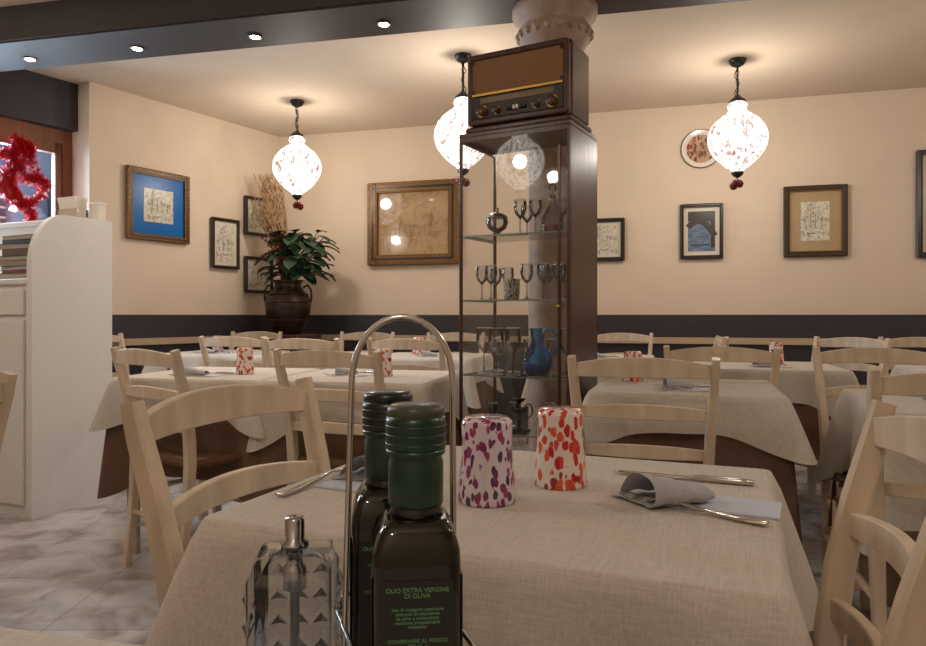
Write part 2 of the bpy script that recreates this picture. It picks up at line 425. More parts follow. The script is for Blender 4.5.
# ------------------------------------------------------------------ pendant lamps
def pendant_mesh():
    p = MB()
    p.lathe([(.001, 0), (.055, 0), (.055, -.012), (.04, -.035), (.012, -.05), (.001, -.05)], (0, 0, H), M['black'], n=24)
    p.tube([(0, 0, H-.04), (0, 0, 2.46)], .004, M['black'], n=8)
    z = H-.06; k = 0
    while z > 2.47:
        c = []
        for i in range(10):
            a = 2*pi*i/10
            dx = .010*math.cos(a); dz = .018*math.sin(a)
            c.append((dx, 0, z+dz) if k % 2 == 0 else (0, dx, z+dz))
        p.tube(c, .0026, M['black'], n=5, closed=True)
        z -= .028; k += 1
    cord = [(.018*math.sin(i*1.1)+.008, .014*math.cos(i*1.1), H-.05-i*.0215) for i in range(10)]
    p.tube(cord, .003, M['black'], n=6)
    p.lathe([(.001, 2.47), (.014, 2.468), (.024, 2.455), (.050, 2.435), (.054, 2.42), (.045, 2.418)], (0, 0, 0), M['black'], n=24)
    prof = [(.045, 2.42), (.060, 2.405), (.063, 2.39), (.054, 2.372), (.064, 2.355), (.095, 2.332), (.135, 2.30), (.165, 2.262), (.183, 2.22), (.188, 2.18), (.181, 2.135),
            (.163, 2.095), (.135, 2.058), (.103, 2.025), (.07, 1.998), (.045, 1.982), (.034, 1.965)]
    p.open = True
    p.lathe(prof[::-1], (0, 0, 0), M['lamp'], n=40)
    p.open = False
    p.lathe([(.001, 1.925), (.016, 1.93), (.034, 1.945), (.040, 1.96), (.034, 1.968), (.001, 1.968)], (0, 0, 0), M['black'], n=20)
    p.tube([(0, 0, 1.93), (0, 0, 1.90)], .004, M['black'], n=6)
    for dx, dy, dz in ((-.028, 0, 1.89), (.028, .004, 1.888), (0, -.026, 1.875)):
        p.lathe([(.001, -.027), (.018, -.021), (.028, 0), (.018, .021), (.001, .027)], (dx, dy, dz), M['dkred'], n=14)
    return p.mesh('pendant_lamp')
pm = pendant_mesh()
for x, y in ((-1.297, 5.47), (0.0, 4.51), (1.80, 4.59), (-1.653, 1.504), (1.75, .9), (-.2, -.9), (3.3, 3.2), (-3.3, 2.6)):  # near-right and behind-camera pendants are unseen extras, added as fill light
    po = inst('pendant_lamp', pm, (x, y, 0), random.random()*6)
    l = bpy.data.lights.new('bulb', 'POINT'); l.energy = 82; l.color = (1, .90, .78); l.shadow_soft_size = .05
    lo = bpy.data.objects.new('bulb', l); COL.objects.link(lo); lo.parent = po; lo.location = (0, 0, 2.18)

# ------------------------------------------------------------------ pictures
def on_back(u, off=0.0): q = A+E1*u-NB*off; return q
def on_left(v, off=0.0): q = A+EL*v-NL*off; return q
RB = math.atan2(E1.y, E1.x); RL = math.atan2(-EL.y, -EL.x)
def houses(mb, w, h, y, z0, rnd, ink=None):
    ink = ink or M['ink']
    t = .0018
    def ln(x0, z0_, x1, z1_, th=t):
        p0 = (x0+rnd.uniform(-.001, .001), y, z0_+rnd.uniform(-.001, .001)); p1 = (x1+rnd.uniform(-.001, .001), y, z1_+rnd.uniform(-.001, .001))
        mb.sweep([p0, p1], (th, .001), (-(p1[2]-p0[2]), 0, (p1[0]-p0[0])), ink)
    x = -w/2
    ln(-w/2, z0, w/2, z0)
    while x < w/2-.02:
        bw = rnd.uniform(.035, .06); bw = min(bw, w/2-x); bh = rnd.uniform(h*.35, h*.8)
        ln(x, z0, x, z0+bh); ln(x+bw, z0, x+bw, z0+bh)
        ln(x-.004, z0+bh, x+bw/2, z0+bh+.018); ln(x+bw/2, z0+bh+.018, x+bw+.004, z0+bh); ln(x, z0+bh, x+bw, z0+bh, t*.7)
        for k in range(int(bh/.034)):
            for q in (.28, .68):
                if rnd.random() < .7: mb.box((x+bw*q, y, z0+.02+k*.034), (.005, .001, .011), ink)
        x += bw+rnd.uniform(-.006, .01)
    tx = rnd.uniform(-w*.3, w*.3); ln(tx-.008, z0, tx-.008, z0+h*1.15); ln(tx+.008, z0, tx+.008, z0+h*1.15); ln(tx-.010, z0+h*1.15, tx, z0+h*1.38); ln(tx, z0+h*1.38, tx+.010, z0+h*1.15)
    for k in range(8):
        xa = rnd.uniform(-w*.45, w*.2); ln(xa, z0-.012-k*.007, xa+rnd.uniform(w*.1, w*.3), z0-.012-k*.007, t*.6)
    gx = rnd.uniform(-w*.2, w*.1); pts = [(gx-.035, y, z0-.028), (gx-.022, y, z0-.038), (gx, y, z0-.041), (gx+.022, y, z0-.038), (gx+.037, y, z0-.022)]
    mb.sweep(pts, [(.002, .001), (.006, .001), (.007, .001), (.006, .001), (.002, .001)], (0, 0, 1), ink)
def picture(pos, rz, z, w, h, fm, fw, matm, art, seed, name='framed_picture', mw=0.05, dep=.03):
    mb = MB(); rnd = random.Random(seed)
    hw, hh = w/2, h/2
    lip = M['gold'] if fw > .03 else M['framebr']
    for sx in (-1, 1):
        mb.box((sx*(hw-fw/2), -dep/2, 0), (fw, dep, h), fm, bev=.006)
        mb.box((0, -dep/2, sx*(hh-fw/2)), (w-2*fw+.002, dep, fw), fm, bev=.006)
        mb.box((sx*(hw-fw-.003), -dep/2-.001, 0), (.006, dep*.9, h-2*fw), lip)
        mb.box((0, -dep/2-.001, sx*(hh-fw-.003)), (w-2*fw, dep*.9, .006), lip)
        if fw > .04:
            mb.box((sx*(hw-fw*.62), -dep-.0005, 0), (fw*.26, .003, h-fw*1.1), M['framedk'])
            mb.box((0, -dep-.0005, sx*(hh-fw*.62)), (w-fw*1.1, .003, fw*.26), M['framedk'])
            nn = int(h/.03)
            for i in range(nn):
                mb.box((sx*(hw-fw*.25), -dep-.002, -hh+.015+i*(h-.03)/(nn-1)), (.012, .006, .016), fm, bev=.004)
            nn = int(w/.03)
            for i in range(nn):
                mb.box((-hw+.015+i*(w-.03)/(nn-1), -dep-.002, sx*(hh-fw*.25)), (.016, .006, .012), fm, bev=.004)
    mb.box((0, -.006, 0), (w-2*fw, .008, h-2*fw), matm)
    iw, ih = w-2*fw-2*mw, h-2*fw-2*mw
    if art == 'sketch':
        mb.box((0, -.011, 0), (iw, .002, ih), M['cream'])
        houses(mb, iw*.74, ih*.46, -.0125, -ih*.18, rnd)
    elif art == 'tan':
        mb.box((0, -.011, 0), (iw, .002, ih), M['tanart'])
        ti = simple('sepia_line', (122, 92, 64), rough=.4)
        houses(mb, iw*.8, ih*.24, -.0125, -ih*.20, rnd, ti)
    elif art == 'bridge':
        mb.box((0, -.011, 0), (iw, .002, ih), M['water'])
        mb.box((0, -.0125, ih*.38), (iw, .001, ih*.24), M['nightart'])
        pts = [(-iw/2+iw*j/10, -.013, -ih*.12+ih*.38*math.sin(pi*(j/10*.8+.2))) for j in range(11)]
        mb.sweep(pts, (.045, .002), (0, 0, 1), M['nightart'])
        mb.box((iw*.42, -.013, -.02), (iw*.15, .001, ih*.7), M['nightart'])
        mb.box((-.01, -.0125, -ih*.34), (iw*.7, .001, .012), M['nightart'])
    return mb.obj(name, (pos.x, pos.y, z), rz)
g = .012
picture(on_back(1.336, g), RB, 1.84, .85, .737, M['gold'], .085, M['tanart'], 'tan', 1, mw=.02, dep=.05)
picture(on_back(3.00, g), RB, 1.645, .32, .35, M['framedk'], .025, M['mat'], 'sketch', 2, mw=.03)
picture(on_back(3.752, g), RB, 1.69, .324, .437, M['framedk'], .022, M['mat'], 'bridge', 3, mw=.038)
picture(on_back(4.571, g), RB, 1.741, .445, .542, M['framebr'], .038, M['tanmat'] , 'sketch', 4, mw=.085)
picture(on_back(5.49, g), RB, 1.84, .49, .79, M['framedk'], .035, M['mat'], 'sketch', 5, mw=.06)
picture(on_left(1.29, g), RL, 1.875, .55, .55, M['gold'], .042, M['blue'], 'sketch', 6, mw=.105)
picture(on_left(.651, g), RL, 1.64, .295, .43, M['framedk'], .020, M['mat'], 'sketch', 7, mw=.035)
picture(on_left(.278, g), RL, 1.915, .33, .344, M['framedk'], .020, M['mat'], 'sketch', 8, mw=.03)
picture(on_left(.278, g), RL, 1.39, .33, .325, M['framedk'], .020, M['mat'], 'sketch', 9, mw=.03)
mb = MB(); n = 40
prof = [(.155, .018, 'framebr'), (.149, .022, 'porc'), (.128, .016, 'porc'), (.112, .010, 'plateart'), (.104, .006, 'plateart'), (.001, .006, 'plateart')]
for j in range(len(prof)-1):
    r0, d0, m0 = prof[j]; r1, d1, _ = prof[j+1]
    vs = []; fs = []
    for (r, d) in ((r0, d0), (r1, d1)):
        for i in range(n): vs.append((r*math.cos(2*pi*i/n), -d, r*math.sin(2*pi*i/n)))
    for i in range(n): fs.append((i, (i+1) % n, (i+1) % n+n, i+n))
    mb.add(vs, fs, M[m0], True)
vs = [(r*math.cos(2*pi*i/n), -d, r*math.sin(2*pi*i/n)) for r, d in ((.155, .018), (.09, 0)) for i in range(n)]
mb.add(vs, [(i+n, (i+1) % n+n, (i+1) % n, i) for i in range(n)]+[tuple(range(n, 2*n))], M['porc'], True)
houses(mb, .13, .07, -.0075, -.02, random.Random(3))
q = on_back(3.75, .002); mb.obj('decorative_wall_plate', (q.x, q.y, 2.346), RB)

# ------------------------------------------------------------------ tables and chairs
def tablecloth(mb, w, d, z, drop, cd, flare, mat, base=.02, fold=.012, seed=0, inset=0.0, levels=10):
    rnd = random.Random(seed); ph = rnd.random()*6
    hw, hd = w/2-inset, d/2-inset; rc = .02
    P = []
    def side(p, q, nrm, steps):
        for i in range(steps):
            t = i/steps; x = p[0]+(q[0]-p[0])*t; y = p[1]+(q[1]-p[1])*t
            P.append((x, y, nrm[0], nrm[1]))
    def corner(cx, cy, a0):
        for i in range(8):
            a = a0+pi/2*i/8
            P.append((cx+rc*math.cos(a), cy+rc*math.sin(a), math.cos(a), math.sin(a)))
    X, Y = hw, hd
    side((-X+rc, -Y), (X-rc, -Y), (0, -1), 36); corner(X-rc, -Y+rc, -pi/2)
    side((X, -Y+rc), (X, Y-rc), (1, 0), 36); corner(X-rc, Y-rc, 0)
    side((X-rc, Y), (-X+rc, Y), (0, 1), 36); corner(-X+rc, Y-rc, pi/2)
    side((-X, Y-rc), (-X, -Y+rc), (-1, 0), 36); corner(-X+rc, -Y+rc, pi)
    n = len(P)
    rings = []
    rings.append([(x-nx*.012, y-ny*.012, z) for x, y, nx, ny in P])
    rings.append([(x-nx*.004, y-ny*.004, z-.001) for x, y, nx, ny in P])
    per = 0; L = [0]
    for i in range(1, n): per += math.hypot(P[i][0]-P[i-1][0], P[i][1]-P[i-1][1]); L.append(per)
    for k in range(1, levels+1):
        t = k/levels; ring = []
        for i, (x, y, nx, ny) in enumerate(P):
            dc = math.hypot(abs(x)-hw, abs(y)-hd)
            wt = math.exp(-(dc/.13)**2)
            cx, cy = math.copysign(.7071, x), math.copysign(.7071, y)
            wc = math.exp(-(dc/.075)**2)
            off = base*t+fold*t*math.sin(L[i]*17+ph)*(1-wt)+fold*.5*t*math.sin(L[i]*41+ph*2)
            fl = flare*(t**.9)*wc
            dz = t*(drop+cd*wt)
            pin = -.025*t*(math.exp(-((dc-.15)/.06)**2))
            ring.append((x+nx*(off+pin)+cx*fl, y+ny*(off+pin)+cy*fl, z-.003-dz))
        rings.append(ring)
    vs = [p for r in rings for p in r]; fs = []
    for j in range(len(rings)-1):
        for i in range(n):
            a = j*n+i; b = j*n+(i+1) % n
            fs.append((b, a, a+n, b+n))
    mb.add(vs, fs, mat, True)
    mb.add(rings[0], [tuple(range(n))], mat, False)

def table(x, y, deg, w=.72, d=.72, drop=.15, cd=.13, flare=.09, base=.02, under=.40, seed=0):
    mb = MB()
    tablecloth(mb, w, d, .76, drop, cd, flare, M['cloth'], base=base, seed=seed)
    if under: tablecloth(mb, w, d, .756, under, .10, .05, M['brown'], base=base*.4, fold=.01, seed=seed+5, inset=.006)
    mb.box((0, 0, .735), (w-.03, d-.03, .03), M['chair'])
    for sx in (-1, 1):
        for sy in (-1, 1):
            mb.sweep([(sx*(w/2-.07), sy*(d/2-.07), 0), (sx*(w/2-.06), sy*(d/2-.06), .72)], [(.038, .038), (.055, .055)], (1, 0, 0), M['chair'])
    for s_ in (-1, 1):
        mb.box((s_*(w/2-.06), 0, .68), (.022, d-.14, .08), M['chair']); mb.box((0, s_*(d/2-.06), .68), (w-.14, .022, .08), M['chair'])
    return mb.obj('dining_table', (x, y, 0), math.radians(deg))

def chair_mesh():
    c = MB(); W = M['chair']
    for sx in (-1, 1):
        pts = []; sz = []
        for z, y, xx, a in ((0, -.235, .185, .030), (.15, -.215, .187, .034), (.30, -.20, .19, .038), (.45, -.192, .192, .042), (.55, -.197, .195, .042), (.65, -.21, .20, .040), (.75, -.232, .206, .037), (.84, -.257, .212, .034), (.893, -.27, .215, .030)):
            pts.append((sx*xx, y, z)); sz.append((a*.78, a))
        c.sweep(pts, sz, (1, 0, 0), W, smooth=False)
    def slat(z, x, y, h, bow, arch, hmid):
        pts = []; sz = []
        for i in range(17):
            t = -1+2*i/16
            pts.append((x*t, y-bow*(1-t*t), z+arch*(1-t*t))); sz.append((h+(hmid-h)*(1-t*t), .017))
        c.sweep(pts, sz, (0, 0, 1), W, cham=.2)
    slat(.850, .212, -.258, .040, .045, .014, .062)
    slat(.715, .202, -.224, .032, .040, .010, .046)
    slat(.590, .196, -.200, .030, .034, .008, .042)
    for sx in (-1, 1):
        c.sweep([(sx*.205, .20, 0), (sx*.205, .20, .3), (sx*.205, .195, .455)], [(.028, .028), (.036, .036), (.036, .036)], (1, 0, 0), W)
        for z in (.16, .30):
            c.tube([(sx*.205, .20, z), (sx*.187, -.212, z)], .011, W, n=8)
    for z in (.20, .33): c.tube([(-.205, .20, z), (.205, .20, z)], .011, W, n=8)
    c.tube([(-.187, -.21, .22), (.187, -.21, .22)], .011, W, n=8)
    z0, z1 = .452, .468
    o = [(-.195, -.185), (.195, -.185), (.215, .21), (-.215, .21)]
    def rr(k, zz): return [(p[0]*k, p[1]*k, zz) for p in o]
    vs = rr(1.0, .435)+rr(1.03, .45)+rr(1.0, z1)+rr(.85, z1)+[(0, 0, z0)]+rr(.95, .43)
    fs = []
    for j in range(3):
        for i in range(4): fs.append((j*4+i, j*4+(i+1) % 4, (j+1)*4+(i+1) % 4, (j+1)*4+i))
    for i in range(4): fs.append((12+i, 12+(i+1) % 4, 16))
    fs.append((3, 2, 1, 0))
    c.add(vs, fs, M['rush'])
    return c.mesh('dining_chair')
cm = chair_mesh()
def chair(x, y, deg): return inst('dining_chair', cm, (x, y, 0), math.radians(deg))

table(.0915, 1.045, -22, .70, .60, drop=.20, cd=.06, flare=.085, base=.03, under=.42, seed=1)
table(-.133, .219, -14, .75, .60, drop=.2, cd=.04, flare=.02, base=.01, under=0, seed=2)
table(-1.099, 3.219, -12, .68, .66, drop=.14, cd=.08, flare=.07, seed=3)
table(-.414, 3.073, -12, .68, .66, flare=.05, seed=4)
table(.83, 2.62, -18, .64, .66, drop=.12, cd=.07, flare=.07, seed=5)
table(1.59, 2.09, -18, .70, .70, drop=.2, cd=.16, flare=.10, seed=6)
table(1.60, 3.72, -16, .70, .70, seed=7)
table(-1.86, 1.70, -14, .68, .70, drop=.16, cd=.10, flare=.10, seed=8)
table(-1.72, 5.02, -14, .70, .70, seed=9)
table(-.98, 4.80, -14, .70, .70, seed=10)
table(-.22, 4.62, -14, .70, .70, seed=11)
table(.85, 4.45, -16, .70, .70, seed=12)
table(2.55, 3.30, -16, .72, .72, seed=13)
chair(-.155, 1.125, -112)
chair(.288, .930, 68)
chair(-.42, 2.86, -20)
chair(-1.08, 2.93, -36)
chair(.63, 2.40, -18)
chair(1.28, 1.88, -18)
chair(1.54, 2.49, 162)
chair(1.14, 3.14, -17)
chair(-1.335, 1.44, 72)
chair(-2.30, 4.85, -104)
chair(-1.74, 5.42, 166)
chair(-1.35, 4.55, -14)
chair(-.86, 4.22, -12)
chair(-.26, 4.18, -14)
chair(-.82, 5.27, 166)
chair(-.12, 5.05, 166)
chair(1.32, 4.35, 74)
chair(1.10, 4.93, 164)
chair(2.05, 3.98, 120)
chair(2.62, 3.88, 160)
chair(2.45, 2.92, -16)

# ------------------------------------------------------------------ tableware
def tumbler_mesh(mat, nm):
    t = MB()
    t.lathe([(.036, 0), (.0405, .0), (.0412, .004), (.0395, .03), (.0365, .06), (.0352, .085), (.0360, .106), (.0355, .113), (.030, .118), (.001, .1185)], (0, 0, 0), mat, n=40)
    return t.mesh(nm)
tR = tumbler_mesh(M['tumR'], 'tumbler_red'); tP = tumbler_mesh(M['tumP'], 'tumbler_purple')
ZT = .7605
for me, x, y in ((tP, .0336, .985), (tR, .150, 1.08), (tR, -.978, 3.14), (tR, -.346, 3.04), (tR, .68, 2.80), (tR, 1.70, 3.80), (tP, -1.76, 5.02), (tR, -.30, 4.72), (tR, 1.8, 2.3)):
    inst('glass_tumbler', me, (x, y, ZT), random.random()*6)

def fork_mesh():
    f = MB(); St = M['steel']
    pts = [(0, 0, .004), (.04, 0, .003), (.09, 0, .006), (.125, 0, .012), (.145, 0, .010), (.155, 0, .006)]
    f.sweep(pts, [(.016, .003), (.013, .003), (.007, .0035), (.007, .003), (.016, .0025), (.024, .0022)], (0, 1, 0), St, smooth=True)
    for k in range(4):
        y = -.0095+k*.00633
        f.sweep([(.154, y, .006), (.175, y, .005), (.20, y*.95, .010)], [(.0042, .002), (.0036, .002), (.002, .0015)], (0, 1, 0), St, smooth=True)
    return f.mesh('fork')
def knife_mesh():
    f = MB(); St = M['steel']
    f.sweep([(0, 0, .004), (.02, 0, .005), (.08, 0, .005), (.095, 0, .004)], [(.012, .006), (.016, .008), (.013, .007), (.010, .004)], (0, 1, 0), St, smooth=True)
    f.sweep([(.094, 0, .004), (.11, .001, .004), (.17, .001, .004), (.20, -.002, .004), (.215, -.005, .004)], [(.011, .003), (.018, .002), (.019, .0018), (.014, .0016), (.003, .0015)], (0, 1, 0), St, smooth=True)
    return f.mesh('table_knife')
fk, kn = fork_mesh(), knife_mesh()
def napkin_mesh():
    n = MB()
    rows = 26; segs = 60; vs = []; fs = []
    for i in range(rows+1):
        u = i/rows; x = -.046+.092*u
        h0 = .019*(1-.55*u)
        for j in range(segs+1):
            v = j/segs
            if v < .35:
                k = v/.35; yy = .040-.070*k; zz = .001+.0012*math.sin(u*9+k*5)**2
            elif v < .6:
                k = (v-.35)/.25; a = -pi/2-k*pi; yy = -.030+.016*math.cos(a)*1.1; zz = h0+h0*math.sin(a)+.001
            else:
                k = (v-.6)/.4; yy = -.030+.058*k; zz = 2*h0+.001+.006*math.sin(k*pi)*(1-u*.5)-2*h0*.88*k**1.6
            zz += .0012*math.sin(u*17+v*9)*min(1, v*2)
            xs = x+(.016*(v-.35) if v > .35 else 0)+.004*math.sin(v*6)
            vs.append((xs, yy+.003*math.sin(u*6+1), max(.0008, zz)))
    for i in range(rows):
        for j in range(segs):
            a = i*(segs+1)+j; fs.append((a, a+1, a+segs+2, a+segs+1))
    n.add(vs, fs, M['napkin'], True)
    return n.mesh('cloth_napkin')
nk = napkin_mesh()
def paper_mesh():
    p = MB(); 
    p.box((0, 0, .0008), (.17, .085, .0012), M['paper']); p.box((.002, .001, .0018), (.166, .082, .0008), M['paper'])
    return p.mesh('paper_napkin')
pk = paper_mesh()
def setting(x, y, deg):
    a = math.radians(deg); c, s = math.cos(a), math.sin(a)
    def L(u, v): return (x+u*c-v*s, y+u*s+v*c)
    p = L(.02, -.0); inst('paper_napkin', pk, (p[0], p[1], ZT), a)
    p = L(-.02, .0); inst('cloth_napkin', nk, (p[0], p[1], ZT+.0025), a+.3)
    p = L(.11, -.085); inst('fork', fk, (p[0], p[1], ZT), a+pi)
    p = L(.11, .085); inst('table_knife', kn, (p[0], p[1], ZT), a+pi)
inst('paper_napkin', pk, (.345, .965, ZT), math.radians(-26))
o = inst('cloth_napkin', nk, (.275, .985, ZT+.0025), math.radians(24)); o.scale = (1.1, 1.15, 1.1)
inst('fork', fk, (.375, .862, ZT), math.radians(138))
inst('table_knife', kn, (.445, 1.07, ZT), math.radians(157))
inst('paper_napkin', pk, (-.150, 1.12, ZT), math.radians(64))
inst('cloth_napkin', nk, (-.155, 1.13, ZT+.0025), math.radians(70))
inst('fork', fk, (-.262, 1.00, ZT), math.radians(66))
for x, y, d in ((-1.15, 3.06, -12), (-.50, 3.10, -12), (.78, 2.5, -18), (1.5, 2.15, -18), (1.55, 3.58, -16), (-1.75, 4.88, -14), (-.95, 4.7, -14), (-.2, 4.5, -14), (.85, 4.35, -16), (2.5, 3.2, -16)):
    setting(x, y, d)

# ------------------------------------------------------------------ oil caddy, bottles
def text_child(body, parent, loc, rz, size, mat):
    cu = bpy.data.curves.new('label_text', 'FONT'); cu.body = body; cu.size = size; cu.align_x = 'CENTER'; cu.extrude = .0001; cu.space_line = .9
    cu.materials.append(mat)
    o = bpy.data.objects.new('label_text', cu); COL.objects.link(o)
    o.parent = parent; o.location = loc; o.rotation_euler = (pi/2, 0, rz)
def bottle(x, y, rz, cap, top):
    e = bpy.data.objects.new('olive_oil_bottle', None); COL.objects.link(e); e.location = (x, y, .772); e.rotation_euler = (0, 0, rz)
    def child(mb, nm):
        o = inst(nm, mb.mesh(nm)); o.parent = e
    b = MB()
    b.lathe([(.020, 0), (.0235, .002), (.0245, .006), (.0245, .112), (.024, .120), (.021, .129), (.0165, .136)], (0, 0, 0), M['bottle'], n=64, sq=7)
    b.lathe([(.0166, .1355), (.0145, .139), (.0140, .146), (.0140, .16)], (0, 0, 0), M['bottle'], n=32)
    child(b, 'body')
    c = MB()
    c.lathe([(.0150, .141), (.0158, .142), (.0158, .165), (.0150, .167), (.0150, .169), (.0168, .170), (.0170, .173)], (0, 0, 0), M['capgreen'], n=40)
    c.lathe([(.0168, .173), (.0172, .174), (.0172, .188), (.0165, .192)], (0, 0, 0), cap, n=40)
    c.lathe([(.0166, .1915), (.0160, .196), (.0145, .1975), (.001, .1978)], (0, 0, 0), top, n=40)
    for z in (.176, .181, .186):
        c.lathe([(.0171, z-.0008), (.0176, z), (.0171, z+.0008)], (0, 0, 0), cap, n=40)
    child(c, 'capsule')
    l = MB()
    for k in range(4):
        a = k*pi/2
        l.box((math.sin(a)*.0247, -math.cos(a)*.0247, .063), (.038, .0006, .086), M['label'], rz=a)
    child(l, 'label')
    text_child("OLIO EXTRA VERGINE\nDI OLIVA", e, (0, -.0253, .100), 0, .0034, M['txt'])
    text_child("olio di categoria superiore\nottenuto direttamente\nda olive e unicamente\nmediante procedimenti\nmeccanici", e, (0, -.0253, .090), 0, .0026, M['txt'])
    text_child("CONSERVARE AL FRESCO\n250 ml  e", e, (0, -.0253, .073), 0, .0028, M['txt'])
bottle(-.027, .40, math.radians(6), M['capgreen'], M['captop'])
bottle(-.050, .468, math.radians(8), M['capblack'], M['capblack'])
cx, cy = -.0385, .434
ang = math.atan2(.068, -.023)
cd = MB(); St = M['steel']
def stad(r, ex, z, n=40):
    pts = []
    ux, uy = math.cos(ang), math.sin(ang)
    for i in range(n):
        a = 2*pi*i/n
        lx = r*math.cos(a)+(ex if math.cos(a) > 0 else -ex); ly = r*math.sin(a)
        pts.append((lx*ux-ly*uy, lx*uy+ly*ux, z))
    return pts
cd.tube(stad(.034, .036, .066), .0018, St, n=8, closed=True)
cd.tube(stad(.034, .036, .008), .0018, St, n=8, closed=True)
base = stad(.034, .036, .009)
cd.add([(p[0], p[1], .006) for p in base]+base, [tuple(range(39, -1, -1)), tuple(range(40, 80))]+[(i, (i+1) % 40, (i+1) % 40+40, i+40) for i in range(40)], M['steel'])
hp = []
hw = .0335
dx, dy = 1.0, .05
for i in range(9): hp.append((-hw*1.08+.006*i/8, .008+.212*i/8))
for i in range(1, 16):
    a = pi-pi*i/16; hp.append((hw*.92*math.cos(a)+.001, .22+.038*math.sin(a)))
for i in range(9): hp.append((hw*.95+.0015*i/8, .22-.212*i/8))
cd.tube([(h*dx, h*dy, z) for h, z in hp], .0020, St, n=10)
for sx in (-1, 1): cd.lathe([(.001, -.006), (.004, -.005), (.005, 0), (.004, .002), (.001, .003)], (sx*.033, 0, .006), St, n=12)
cd.obj('bottle_caddy', (cx, cy, .7615))

M['cruet'] = glass_thin('cruet_glass', (0.94, 0.95, 0.96, 1), 1.45)
M['saltfill'] = simple('salt', (220, 216, 212), rough=.9)
def shaker(x, y, rz):
    # square pressed-glass shaker with stepped facets and a metal grinder through the middle
    s = MB(); s.open = True; G = M['cruet']
    s.lathe([(.001, .002), (.0235, .002), (.0265, .006), (.0270, .060), (.0262, .064), (.0262, .068), (.0270, .072), (.0270, .098), (.0240, .104), (.0225, .110), (.008, .113)], (0, 0, 0), G, n=64, sq=9, smooth=False)
    s.lathe([(.001, .008), (.021, .008), (.0222, .012), (.0222, .094), (.018, .102)], (0, 0, 0), G, n=48, sq=7)
    # diamond studs on the faces
    for k in range(4):
        a = k*pi/2; c, sn = math.cos(a), math.sin(a)
        for i in range(3):
            for j in range(5):
                u = -.014+.014*i; z = .018+j*.017
                def P_(d, uu, zz): return (sn*d+c*uu, -c*d+sn*uu, zz)
                vs = [P_(.0272, u-.006, z), P_(.0272, u, z-.007), P_(.0272, u+.006, z), P_(.0272, u, z+.007), P_(.0300, u, z)]
                s.add(vs, [(0, 1, 4), (1, 2, 4), (2, 3, 4), (3, 0, 4)], G, False)
    s.lathe([(.001, .009), (.0205, .009), (.0210, .012), (.0210, .038), (.001, .040)], (0, 0, 0), M['saltfill'], n=40, sq=7)
    s.lathe([(.001, .04), (.0030, .04), (.0030, .085), (.0075, .087), (.0075, .100), (.0050, .103), (.0050, .112), (.0090, .113), (.0090, .116), (.0062, .118), (.0062, .130), (.0055, .132), (.001, .1325)], (0, 0, 0), M['salt'], n=24)
    return s.obj('glass_salt_shaker', (x, y, .7605), rz)
shaker(-.107, .445, math.radians(6))

# ------------------------------------------------------------------ display cabinet
th = math.radians(-29)
fr = Vector((.428, 2.80)); ex = Vector((math.cos(th), math.sin(th))); ey = Vector((-math.sin(th), math.cos(th)))
CW, CD, CH = .51, .345, 1.81
cc = fr-ex*CW/2+ey*CD/2
cb = MB(); Wd = M['cabwood']
cb.box((0, 0, .14), (CW, CD, .28), Wd, bev=.008)
cb.box((0, 0, CH-.010), (CW+.002, CD+.002, .020), Wd, bev=.004)
cb.box((CW/2-.010, .008, (CH+.28)/2-.01), (.020, CD-.016, CH-.30), Wd)
cb.box((CW/2-.03, CD/2-.012, (CH+.28)/2-.01), (.06, .02, CH-.30), Wd)
for sx, sy in ((-1, -1), (-1, 1), (1, -1)):
    cb.box((sx*(CW/2-.007), sy*(CD/2-.007), (CH+.28)/2-.01), (.014, .014, CH-.30), Wd, bev=.003)
for z in (.295, CH-.028):
    cb.box((0, -CD/2+.008, z), (CW-.02, .014, .018), Wd)
    cb.box((-CW/2+.008, 0, z), (.014, CD-.02, .018), Wd)
cb.box((CW/2-.045, -CD/2-.002, 1.0), (.010, .008, 1.42), M['cabmetal'])
def pane(p0, p1, z0, z1, mt):
    cb.add([(p0[0], p0[1], z0), (p1[0], p1[1], z0), (p1[0], p1[1], z1), (p0[0], p0[1], z1)], [(0, 1, 2, 3)], mt)
pane((-CW/2+.012, -CD/2+.004), (CW/2-.012, -CD/2+.004), .30, CH-.03, M['glasspane'])
pane((-CW/2+.005, -CD/2+.012), (-CW/2+.005, CD/2-.012), .30, CH-.03, M['glassback'])
pane((-CW/2+.012, CD/2-.006), (CW/2-.06, CD/2-.006), .30, CH-.03, M['glassback'])
cb.lathe([(.001, 0), (.008, .003), (.01, .012), (.001, .018)], (CW/2-.045, -CD/2-.012, 1.05), M['brass'], n=12)
shz = (.52, .763, 1.086, 1.364)
M['shelf'] = glass_thin('shelf_glass', (.90, .95, .93, 1), 1.5)
M['shelfedge'] = simple('shelf_edge', (170, 190, 182), rough=.2)
for z in shz:
    x0, x1, y0, y1 = -CW/2+.014, CW/2-.024, -CD/2+.014, CD/2-.02
    cb.add([(x0, y0, z+.004), (x1, y0, z+.004), (x1, y1, z+.004), (x0, y1, z+.004)], [(0, 1, 2, 3)], M['shelf'])
    cb.box(((x0+x1)/2, y0, z), (x1-x0, .002, .007), M['shelfedge'])
    cb.box((x0, (y0+y1)/2, z), (.002, y1-y0, .007), M['shelfedge'])
cb.obj('display_cabinet', (cc.x, cc.y, 0), th)
def incab(u, v):
    q = cc+ex*u+ey*v; return q.x, q.y
